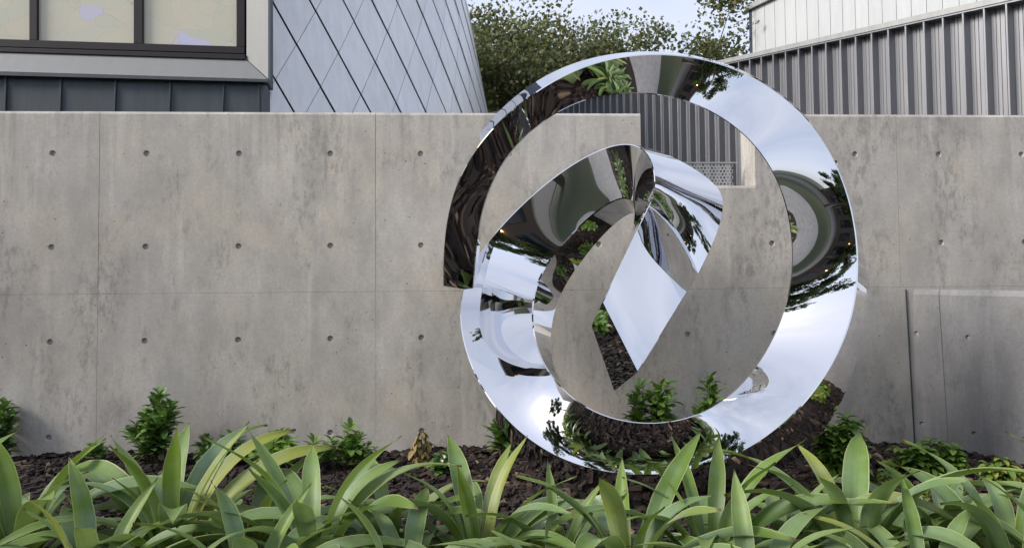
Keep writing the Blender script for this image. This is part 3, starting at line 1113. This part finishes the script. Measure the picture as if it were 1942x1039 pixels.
# ------------------------------------------------------------------ white panelled building, upper right
kw_, sw_ = 0.0197, 0.30
YW = sw_ * FD.y / kw_
WB0 = P(1729.6, 60, YW)
WB0.z = 0
WCN = WB0 + FD * (sw_ * 13.4)
wtop = P(1420, 21, WCN.y).z
white = thing('white_building', 'white metal-panelled building with grey roof edge rising above the corrugated wall', 'building', WB0)
for i in range(-6, 14):
    a, b = WB0 + FD * (sw_ * i), WB0 + FD * (sw_ * min(i + 1, 13.4))
    if i == 13:
        b = WCN
    g = FD * 0.008
    q = [a + g + Vector((0, 0, 0)), b - g * 0.2, b - g * 0.2 + Vector((0, 0, wtop)), a + g + Vector((0, 0, wtop))]
    v, f = prism(q, -FNR * 0.03)
    keep(link('wall_panel', mesh('wall_panel', v, f, M['white_panel'])), white)
back = -FNR * 6.0
a, b = WB0 + FD * (sw_ * -6), WCN
v, f = prism([a - FNR * .031, b - FNR * .031, b - FNR * .031 + Vector((0, 0, wtop)), a - FNR * .031 + Vector((0, 0, wtop))], back)
keep(link('wall_body', mesh('wall_body', v, f, M['white_panel'])), white)
v, f = prism([a + FNR * .10 + Vector((0, 0, wtop + .01)), b + FNR * .10 + FD * .1 + Vector((0, 0, wtop + .01)), b + FNR * .10 + FD * .1 + Vector((0, 0, wtop + .14)), a + FNR * .10 + Vector((0, 0, wtop + .14))], back - FNR * .2)
keep(link('roof_edge', mesh('roof_edge', v, f, M['coping'])), white)
v, f = prism([b + FNR * .015 - FD * .02, b + FNR * .015 + FD * .06, b + FNR * .015 + FD * .06 + Vector((0, 0, wtop)), b + FNR * .015 - FD * .02 + Vector((0, 0, wtop))], -FNR * .08)
keep(link('corner_trim', mesh('corner_trim', v, f, M['backing'])), white)


# ------------------------------------------------------------------ trees
def make_tree(height, spread, z_lo, n_clump, n_leaf, leaf, seed, mat, trunk_r=0.16):
    rg = np.random.default_rng(seed)
    rnd_ = random.Random(seed)
    tv, tf = [], []
    def add(path, rad):
        v_, f_ = tube(path, rad, 7)
        n0 = len(tv)
        tv.extend(v_)
        tf.extend([tuple(i + n0 for i in q) for q in f_])
    top = Vector((rnd_.uniform(-.3, .3), rnd_.uniform(-.3, .3), height * 0.86))
    pts = [Vector((0, 0, -0.15)), Vector((0.05, 0.02, z_lo * 0.5)), Vector((0, 0.06, z_lo)), Vector((top.x * .5, top.y * .5, height * .6)), top]
    add(pts, [trunk_r * 1.3, trunk_r, trunk_r * .85, trunk_r * .5, trunk_r * .12])
    ends = []
    nl_ = 15
    for i in range(nl_):
        z = z_lo + (height * .78 - z_lo) * (i / nl_) ** 1.1
        az = i * 2.4 + rnd_.uniform(-.3, .3)
        prof_ = math.sin(math.pi * (0.22 + 0.70 * (z - z_lo) / (height - z_lo)))
        ln = spread * prof_ * rnd_.uniform(.75, 1.08)
        s = Vector((0, 0, z))
        mid = s + Vector((math.cos(az) * ln * .5, math.sin(az) * ln * .5, ln * .26))
        e = s + Vector((math.cos(az) * ln, math.sin(az) * ln, ln * rnd_.uniform(.12, .45)))
        add([s, mid, e], [trunk_r * .42, trunk_r * .25, trunk_r * .06])
        ends += [mid, e, (mid + e) / 2]
        for q in range(4):
            a2 = az + rnd_.uniform(-1.1, 1.1)
            l2 = ln * rnd_.uniform(.3, .55)
            s2 = s.lerp(e, rnd_.uniform(.35, .9))
            e2 = s2 + Vector((math.cos(a2) * l2, math.sin(a2) * l2, l2 * rnd_.uniform(-.25, .6)))
            add([s2, (s2 + e2) / 2 + Vector((0, 0, .06)), e2], [trunk_r * .16, trunk_r * .1, trunk_r * .03])
            ends += [e2, (s2 + e2) / 2]
    ends += [top, Vector((0, 0, height * .7))]
    ends = np.array([tuple(p) for p in ends])
    c_ = ends[rg.integers(0, len(ends), n_clump)] + rg.normal(0, spread * .075, (n_clump, 3))
    rad = rg.uniform(.10, .24, n_clump) * spread
    N = n_clump * n_leaf
    d = rg.normal(0, 1, (n_clump, n_leaf, 3))
    d /= np.linalg.norm(d, axis=2)[:, :, None]
    pos = c_[:, None] + d * (rad[:, None] * rg.uniform(.15, 1, (n_clump, n_leaf)) ** .6)[:, :, None] * np.array([1.15, 1.15, .7])
    pos = pos.reshape(-1, 3)
    a = rg.normal(0, 1, (N, 3))
    a[:, 2] -= .3
    a /= np.linalg.norm(a, axis=1)[:, None]
    b = np.cross(a, rg.normal(0, 1, (N, 3)))
    b /= np.linalg.norm(b, axis=1)[:, None]
    nn = np.cross(a, b)
    sz = leaf * rg.uniform(.55, 1.15, N)[:, None]
    v0 = pos
    v1 = pos + a * sz * .45 + b * sz * .48 + nn * sz * .08
    v2 = pos + a * sz * 1.0
    v3 = pos + a * sz * .45 - b * sz * .48 + nn * sz * .08
    lv = np.stack([v0, v1, v2, v3], 1).reshape(-1, 3)
    lf = np.arange(N * 4).reshape(-1, 4)
    return mesh('trunk', tv, tf, M['bark'], True), mesh('crown', lv.tolist(), lf.tolist(), M[mat])


def put_tree(name, meshes, loc, rz, s, label, group=None):
    r_ = thing(name, label, 'tree', loc, group)
    r_.rotation_euler = (0, 0, rz)
    r_.scale = (s, s, s)
    for nm, me_ in zip(('trunk', 'crown'), meshes):
        link(nm, me_, r_)
    return r_


tA = make_tree(9.3, 5.2, 2.9, 360, 330, 0.115, 3, 'treeleaf', 0.22)
tB = make_tree(9.1, 4.8, 2.8, 320, 320, 0.115, 8, 'treeleaf', 0.2)
put_tree('plane_tree', tA, (2.5, 22.5, -0.12), 0.4, 1.0, 'broad olive-green plane tree behind the corrugated wall, beside the white building')
put_tree('plane_tree', tB, (-0.3, 21.0, -0.12), 2.0, 1.0, 'loose-crowned plane tree beside the shingled tower with sky showing through')
put_tree('plane_tree', tB, (3.6, 27.0, -0.12), 0.9, 1.16, 'tall plane tree farther back, filling the gap between the two nearer plane trees')
put_tree('plane_tree', tA, (6.6, 28.5, -0.12), 3.6, 1.12, 'plane tree half hidden behind the white building corner, thin crown against the sky')
tC = make_tree(8.0, 3.2, 2.6, 110, 130, 0.20, 21, 'treeleaf_green', 0.2)
for (x, y, rz, s, lab) in ((-10.5, -7.0, 0.3, 1.0, 'green street tree across the path, next to the dark brown building end'),
                           (-4.6, -18.0, 1.4, 1.15, 'green street tree standing on the far side of the road by the lamp'),
                           (-6.4, -6.2, 2.6, 0.9, 'small green street tree growing between the path and the road'),
                           (8.5, -19.0, 4.0, 0.8, 'green street tree close in front of the brown building'),
                           (5.2, -7.0, 1.1, 0.85, 'small round street tree at the kerb, across the road from the brown building end'),
                           (13.5, -18.5, 5.1, 1.0, 'green street tree on the far side of the road, past the brown building'),
                           (-14.5, 1.0, 3.2, 1.05, 'green street tree growing beside the path near the gallery building')):
    put_tree('street_tree', tC, (x, y, -0.12), rz, s, lab, 'street trees along the path')

# ------------------------------------------------------------------ building across the road (seen only in the mirror)
ob_ = thing('brown_building', 'long low dark brown building across the road with dark windows and warm lamps', 'building', (0, -22, -0.12))
v, f = prism([(-22, -22, -.12), (16, -22, -.12), (16, -22, 5.2), (-22, -22, 5.2)], Vector((0, -8, 0)))
keep(link('wall_body', mesh('wall_body', v, f, M['brown'])), ob_)
v, f = prism([(-22.4, -21.6, 5.21), (16.4, -21.6, 5.21), (16.4, -21.6, 5.6), (-22.4, -21.6, 5.6)], Vector((0, -9, 0)))
keep(link('roof_slab', mesh('roof_slab', v, f, M['white_panel'])), ob_)
v, f = prism([(-3, -21.99, .8), (-0.6, -21.99, .8), (-0.6, -21.99, 3.6), (-3, -21.99, 3.6)], Vector((0, .05, 0)))
wme = mesh('window', [Vector(p) - Vector((-1.8, -22, 0)) for p in v], f, M['darkglass'])
for x in range(-20, 16, 4):
    w_ = link('window', wme)
    w_.parent = ob_
    w_.location = (x, 0, 0.12)
lv, lf_ = tube([(0, 0, 0), (0, .12, .02), (0, .22, 0)], [.10, .14, .08], 10)
lme = mesh('wall_lamp', lv, lf_, M['lamp'], True)
for x in (-8, 0, 8):
    w_ = link('wall_lamp', lme)
    w_.parent = ob_
    w_.location = (x - 2.0, 0.0, 4.4)


# ------------------------------------------------------------------ agaves
def leaf_mesh(width, bend, twist, fold, seed, mat, length=1.0):
    rg = random.Random(seed)
    NS, NW = 16, 6
    wt = np.interp(np.linspace(0, 1, NS + 1), [0, .1, .3, .5, .68, .82, .92, .97, 1], [.62, .58, .80, 1.0, .92, .62, .27, .085, .010])
    vs_, fs, uv = [], [], []
    p = Vector((0, 0, 0))
    ang = 0.0
    side = rg.uniform(-.12, .12)
    ph = rg.uniform(0, 6)
    for i in range(NS + 1):
        t_ = i / NS
        ang = -bend * t_ ** 1.35 + 0.06 * math.sin(5 * t_ + ph) + (0.18 if t_ > .9 else 0) * (t_ - .9) * 10
        fwd = Vector((math.cos(ang), side * t_, math.sin(ang))).normalized()
        if i:
            p = p + fwd * (length / NS)
        up = Vector((-math.sin(ang), 0, math.cos(ang)))
        sd_ = up.cross(fwd).normalized()
        up = fwd.cross(sd_).normalized()
        tw = twist * t_ ** 1.5
        s2 = sd_ * math.cos(tw) + up * math.sin(tw)
        u2 = up * math.cos(tw) - sd_ * math.sin(tw)
        w_ = width * wt[i] * 0.5
        fd = fold * (1 - 0.55 * t_)
        for j in range(NW + 1):
            s = (j / NW) * 2 - 1
            wave = 0.05 * width * math.sin(9 * t_ + ph + 1.5 * s) * abs(s)
            lift = w_ * fd * (abs(s) ** 1.4) + wave
            vs_.append(p + s2 * (w_ * s * (1 - 0.10 * fd)) + u2 * lift)
            uv.append((j / NW, t_))
    for i in range(NS):
        for j in range(NW):
            a = i * (NW + 1) + j
            fs.append((a, a + 1, a + NW + 2, a + NW + 1))
    me_ = mesh('leaf', vs_, fs, mat, True)
    ul = me_.uv_layers.new(name='UVMap')
    for lp in me_.loops:
        ul.data[lp.index].uv = uv[lp.vertex_index]
    return me_


LEAVES = []
for i in range(16):
    LEAVES.append(leaf_mesh(random.uniform(.115, .158), [.75, 1.2, 1.55, 1.85, 2.1, 2.4, 1.0, 1.7][i % 8] + random.uniform(-.1, .1), random.uniform(-.5, .5), random.uniform(.35, .7), 100 + i, M['agave']))
OLD = [leaf_mesh(.15, 1.9, .8, .9, 300 + i, M['agave_old']) for i in range(3)]
sv_, sf_ = tube([(0, 0, -.06), (0.01, 0, .03), (0, .01, .10)], [.05, .045, .03], 8)
STEM_ME = mesh('stem', sv_, sf_, M['stem'], True)


def agave(px, Y, s, label, n=20, lean=(0, 0), old=1, group='agaves planted along the front of the bed'):
    X = (px - CX) / FPX * Y
    g0 = bed_z(X, Y)
    r_ = thing('agave', label, 'agave', (X, Y, g0), group)
    rg = random.Random(int(px * 7 + Y * 100))
    st_o = link('stem', STEM_ME, r_)
    az = rg.uniform(0, 6.28)
    for i in range(n):
        q = i / (n - 1)                  # 0 outermost, 1 innermost
        az += 2.39996 + rg.uniform(-.25, .25)
        el = 0.28 + 0.98 * q ** 0.9 + rg.uniform(-.14, .14)
        ln = s * (0.60 - 0.10 * abs(q - 0.45) / 0.55 - 0.10 * max(0, q - 0.8) / 0.2) * rg.uniform(.82, 1.12)
        grp = [3, 4, 5, 2] if q < .35 else ([2, 3, 7, 3] if q < .7 else [1, 6, 2, 0])
        me_ = LEAVES[rg.choice(grp) + 8 * rg.randint(0, 1)]
        el = min(el + 0.38 * (1 if q < .35 else .8), 1.48)
        o_ = link('leaf', me_, r_)
        o_.rotation_euler = (rg.uniform(-.22, .22), -el, az)
        o_.scale = (ln, ln * rg.uniform(.88, 1.1), ln)
        o_.location = (0.035 * math.cos(az), 0.035 * math.sin(az), 0.015 + 0.075 * q)
    for i in range(old):
        az = rg.uniform(0, 6.28)
        o_ = link('withered_leaf', OLD[rg.randint(0, 2)], r_)
        o_.rotation_euler = (rg.uniform(-.4, .4), -rg.uniform(.15, .4), az)
        ln = s * rg.uniform(.30, .42)
        o_.scale = (ln, ln, ln)
        o_.location = (0.03 * math.cos(az), 0.03 * math.sin(az), 0.03)
    r_.rotation_euler = (lean[0], lean[1], 0)
    return r_


AG = [
    (35, 2.45, 1.10, 'agave rosette at the bed end under the art-glass windows, long leaves leaning both ways'),
    (330, 2.46, 1.22, 'tall agave rosette in front of the dark leafy shrub with tall stems'),
    (600, 2.32, 1.18, 'agave rosette with broad leaves in front of the two low shrubs'),
    (905, 2.40, 1.08, 'agave rosette with wide pale leaves beside the lower flank of the mirror ring'),
    (1190, 2.22, 1.04, 'agave rosette right in front of the lowest curve of the mirror ring'),
    (1340, 2.32, 1.00, 'agave rosette with upright pointed leaves just before the ring, behind a larger one'),
    (1615, 2.36, 1.12, 'agave rosette with a long arching leaf in front of the leafy shrub beside the ring'),
    (1905, 2.22, 1.00, 'agave rosette with long leaves reaching over the bed before the low concrete wall'),
    (2090, 2.50, 1.10, 'agave rosette at the bed end closest to the low concrete wall'),
    (735, 2.45, 0.82, 'smaller agave rosette close to the withered straw-brown plant'),
    (1050, 2.40, 0.78, 'smaller agave rosette near the lower edge of the ring on its window side'),
    (1485, 2.40, 0.82, 'smaller agave rosette near the ring on its low wall side'),
    (1775, 2.48, 0.80, 'smaller agave rosette among the yellow-green seedlings'),
    (470, 2.52, 0.84, 'smaller agave rosette close behind the tall front ones, near the low dark shrub'),
    (-170, 2.50, 1.10, 'agave rosette at the far bed end under the windows, beyond the others'),
    (180, 2.14, 0.90, 'low agave rosette in the front edge row, between the two tallest rosettes'),
    (465, 2.04, 0.92, 'low agave rosette in the front edge row before the small shrubs'),
    (770, 2.10, 0.80, 'low spreading agave rosette in the front edge row with bare mulch behind it'),
    (1045, 2.05, 0.80, 'low agave rosette in the front edge row before the ring flank'),
    (1420, 2.00, 0.84, 'low broad-leaved agave rosette in the front edge row before the ring'),
    (1745, 2.06, 0.86, 'low agave rosette in the front edge row before the yellow-green seedlings'),
    (2030, 2.06, 0.92, 'low agave rosette in the front edge row next to the low wall'),
]
for px, Y, s, lab in AG:
    agave(px, Y, s, lab, n=25 if s > 0.95 else 20, lean=(random.uniform(-.08, .08), random.uniform(-.08, .08)), old=random.choice((1, 2, 3)))


# ------------------------------------------------------------------ shrubs by the wall
def whorl_mesh(n, ln, wd, up, seed, mat, droop=0.4):
    rg = random.Random(seed)
    vs_, fs = [], []
    for i in range(n):
        az = i * 2.39996 + rg.uniform(-.3, .3)
        q = i / max(1, n - 1)
        el = up * (0.15 + 0.95 * q) + rg.uniform(-.15, .15)
        l_ = ln * rg.uniform(.75, 1.1) * (1 - .3 * q)
        d = Vector((math.cos(az), math.sin(az), 0))
        sd_ = Vector((-math.sin(az), math.cos(az), 0))
        n0 = len(vs_)
        prof_ = [(0, .10), (.25, .62), (.55, 1.0), (.82, .7), (1, .03)]
        p = Vector((0, 0, ln * .25 * q))
        last = 0
        for (t_, w_) in prof_:
            e = el - droop * t_
            p = p + (d * math.cos(e) + Vector((0, 0, math.sin(e)))) * ((t_ - last) * l_)
            last = t_
            hw = wd * w_ * .5
            up_ = Vector((0, 0, 1)) * math.cos(e) - d * math.sin(e)
            vs_ += [p + sd_ * hw + up_ * hw * .35, p, p - sd_ * hw + up_ * hw * .35]
        for k in range(len(prof_) - 1):
            a = n0 + 3 * k
            fs += [(a, a + 1, a + 4, a + 3), (a + 1, a + 2, a + 5, a + 4)]
    return mesh('leaf_whorl', vs_, fs, mat, True)


WH = {}
for key, mat in (('shrub', 'shrub'), ('dark', 'shrub_dark'), ('yellow', 'shrub_yellow')):
    WH[key] = [whorl_mesh(random.randint(7, 10), .115, .042, 1.0, 500 + i + hash(key) % 7 * 0, M[mat], random.uniform(.2, .7)) for i in range(4)]
WH['seedling'] = [whorl_mesh(9, .105, .038, .5, 700 + i, M['shrub_yellow'], 1.1) for i in range(3)] 
WH['mid'] = [whorl_mesh(9, .12, .044, .8, 720 + i, M['shrub_mid'], .8) for i in range(3)]
WH['dried'] = [whorl_mesh(8, .09, .032, -.3, 740 + i, M['dried'], 1.2) for i in range(3)]
FLOWER = whorl_mesh(5, .016, .012, .5, 760, M['petal'], .2)


def shrub(px, py, top, stems, kind, label, spread=0.10, flowers=0, name='shrub', cat='shrub'):
    b = on_ground(px, py, 0.03)
    lim = WD + b.x * math.tan(WYAW) - 0.07
    y = min(b.y, lim)
    X = b.x * y / b.y
    hgt = CAMH + ray(px, top).z * y - 0.03
    r_ = thing(name, label, cat, (X, y, bed_z(X, y)))
    rg = random.Random(int(px * 3 + py))
    for s in range(stems):
        az = rg.uniform(0, 6.28) if s else rg.uniform(-.4, .4)
        h_ = hgt * (1.0 if s == 0 else rg.uniform(.45, .9))
        off = spread * (0.25 if s == 0 else rg.uniform(.4, 1.0))
        tip = Vector((math.cos(az) * off, math.sin(az) * off * .6, h_ - .03))
        if y + tip.y > lim + 0.02:
            tip.y = -abs(tip.y)
        mid = Vector((tip.x * .55, tip.y * .55, h_ * .5)) + Vector((rg.uniform(-.015, .015), 0, 0))
        v_, f_ = tube([(0, 0, -.03), mid, tip], [.006, .0045, .002], 5)
        link('stem', mesh('stem', v_, f_, M['stem'], True), r_)
        nw = max(3, int(h_ / 0.05))
        for q in range(nw):
            t_ = 1 - q / nw * .92
            p = Vector((0, 0, 0)).lerp(mid, t_ * 2) if t_ < .5 else mid.lerp(tip, t_ * 2 - 1)
            sc_w = (0.85 if q == 0 else rg.uniform(.75, 1.15)) * (0.55 + 0.45 * min(1, h_ / .2))
            jx = 0 if q == 0 else rg.uniform(-.03, .03)
            o_ = link('leaf_whorl', rg.choice(WH[kind]), r_, p + Vector((jx, rg.uniform(-.02, .01) if q else 0, 0)), (rg.uniform(-.35, .35), rg.uniform(-.35, .35), rg.uniform(0, 6.28)), (sc_w, sc_w, sc_w))
    for q in range(flowers):
        link('flower', FLOWER, r_, (rg.uniform(-spread, spread), -rg.uniform(.02, .06), hgt * rg.uniform(.55, 1.0)), (rg.uniform(-.5, .9), rg.uniform(-.5, .5), 0))
    return r_


shrub(288, 884, 746, 9, 'dark', 'tallest dark green leafy shrub against the concrete wall, on several upright stems', .17)
shrub(428, 884, 824, 8, 'dark', 'low rounded dark green shrub between the tallest shrub and the bright one', .17)
shrub(522, 894, 812, 7, 'mid', 'bright green low shrub with a withered brown patch at its middle', .16)
shrub(648, 886, 801, 8, 'shrub', 'mid green shrub with one taller stem beside the wall joint', .20)
shrub(845, 896, 852, 4, 'dark', 'small low shrub with tiny white flowers beside the withered plant', .10, 6)
shrub(797, 884, 806, 3, 'dried', 'withered straw-brown plant standing against the concrete wall', .05, name='withered_plant', cat='plant')
shrub(950, 874, 793, 3, 'dark', 'dark small shrub half hidden behind the lower flank of the ring', .06)
shrub(1216, 874, 732, 4, 'shrub', 'upright leafy shrub seen through the ring, below the cut end of the leg', .06)
shrub(1258, 874, 730, 4, 'shrub', 'fuller upright shrub seen through the ring, beside the wall joint', .09)
shrub(1345, 872, 717, 3, 'shrub', 'slender single shrub seen through the ring over its rising inner edge', .04)
shrub(1590, 902, 773, 12, 'mid', 'tall loose green shrub growing right beside the ring on the low wall side', .19)
shrub(1757, 896, 830, 10, 'mid', 'bushy green plant at the corner where the low wall meets the tall wall', .14)
shrub(1703, 892, 838, 2, 'seedling', 'drooping light green seedling next to the bushy corner plant', .04, name='seedling', cat='plant')
shrub(1668, 912, 868, 7, 'seedling', 'low spreading light green seedling on the mulch near the ring', .12, name='seedling', cat='plant')
shrub(1806, 900, 840, 5, 'mid', 'narrow green plant against the low wall joint', .05)
shrub(1790, 948, 888, 5, 'yellow', 'yellowing seedlings clump with pale dry leaves before the low wall', .13, name='seedling', cat='plant')
shrub(1893, 914, 858, 8, 'seedling', 'light green plant at the foot of the low wall', .12, name='seedling', cat='plant')
shrub(0, 868, 764, 3, 'dark', 'dark shrub by the wall under the art-glass windows', .07)
shrub(180, 886, 848, 2, 'dark', 'tiny dark sprig at the wall foot under the first wall joint', .04)
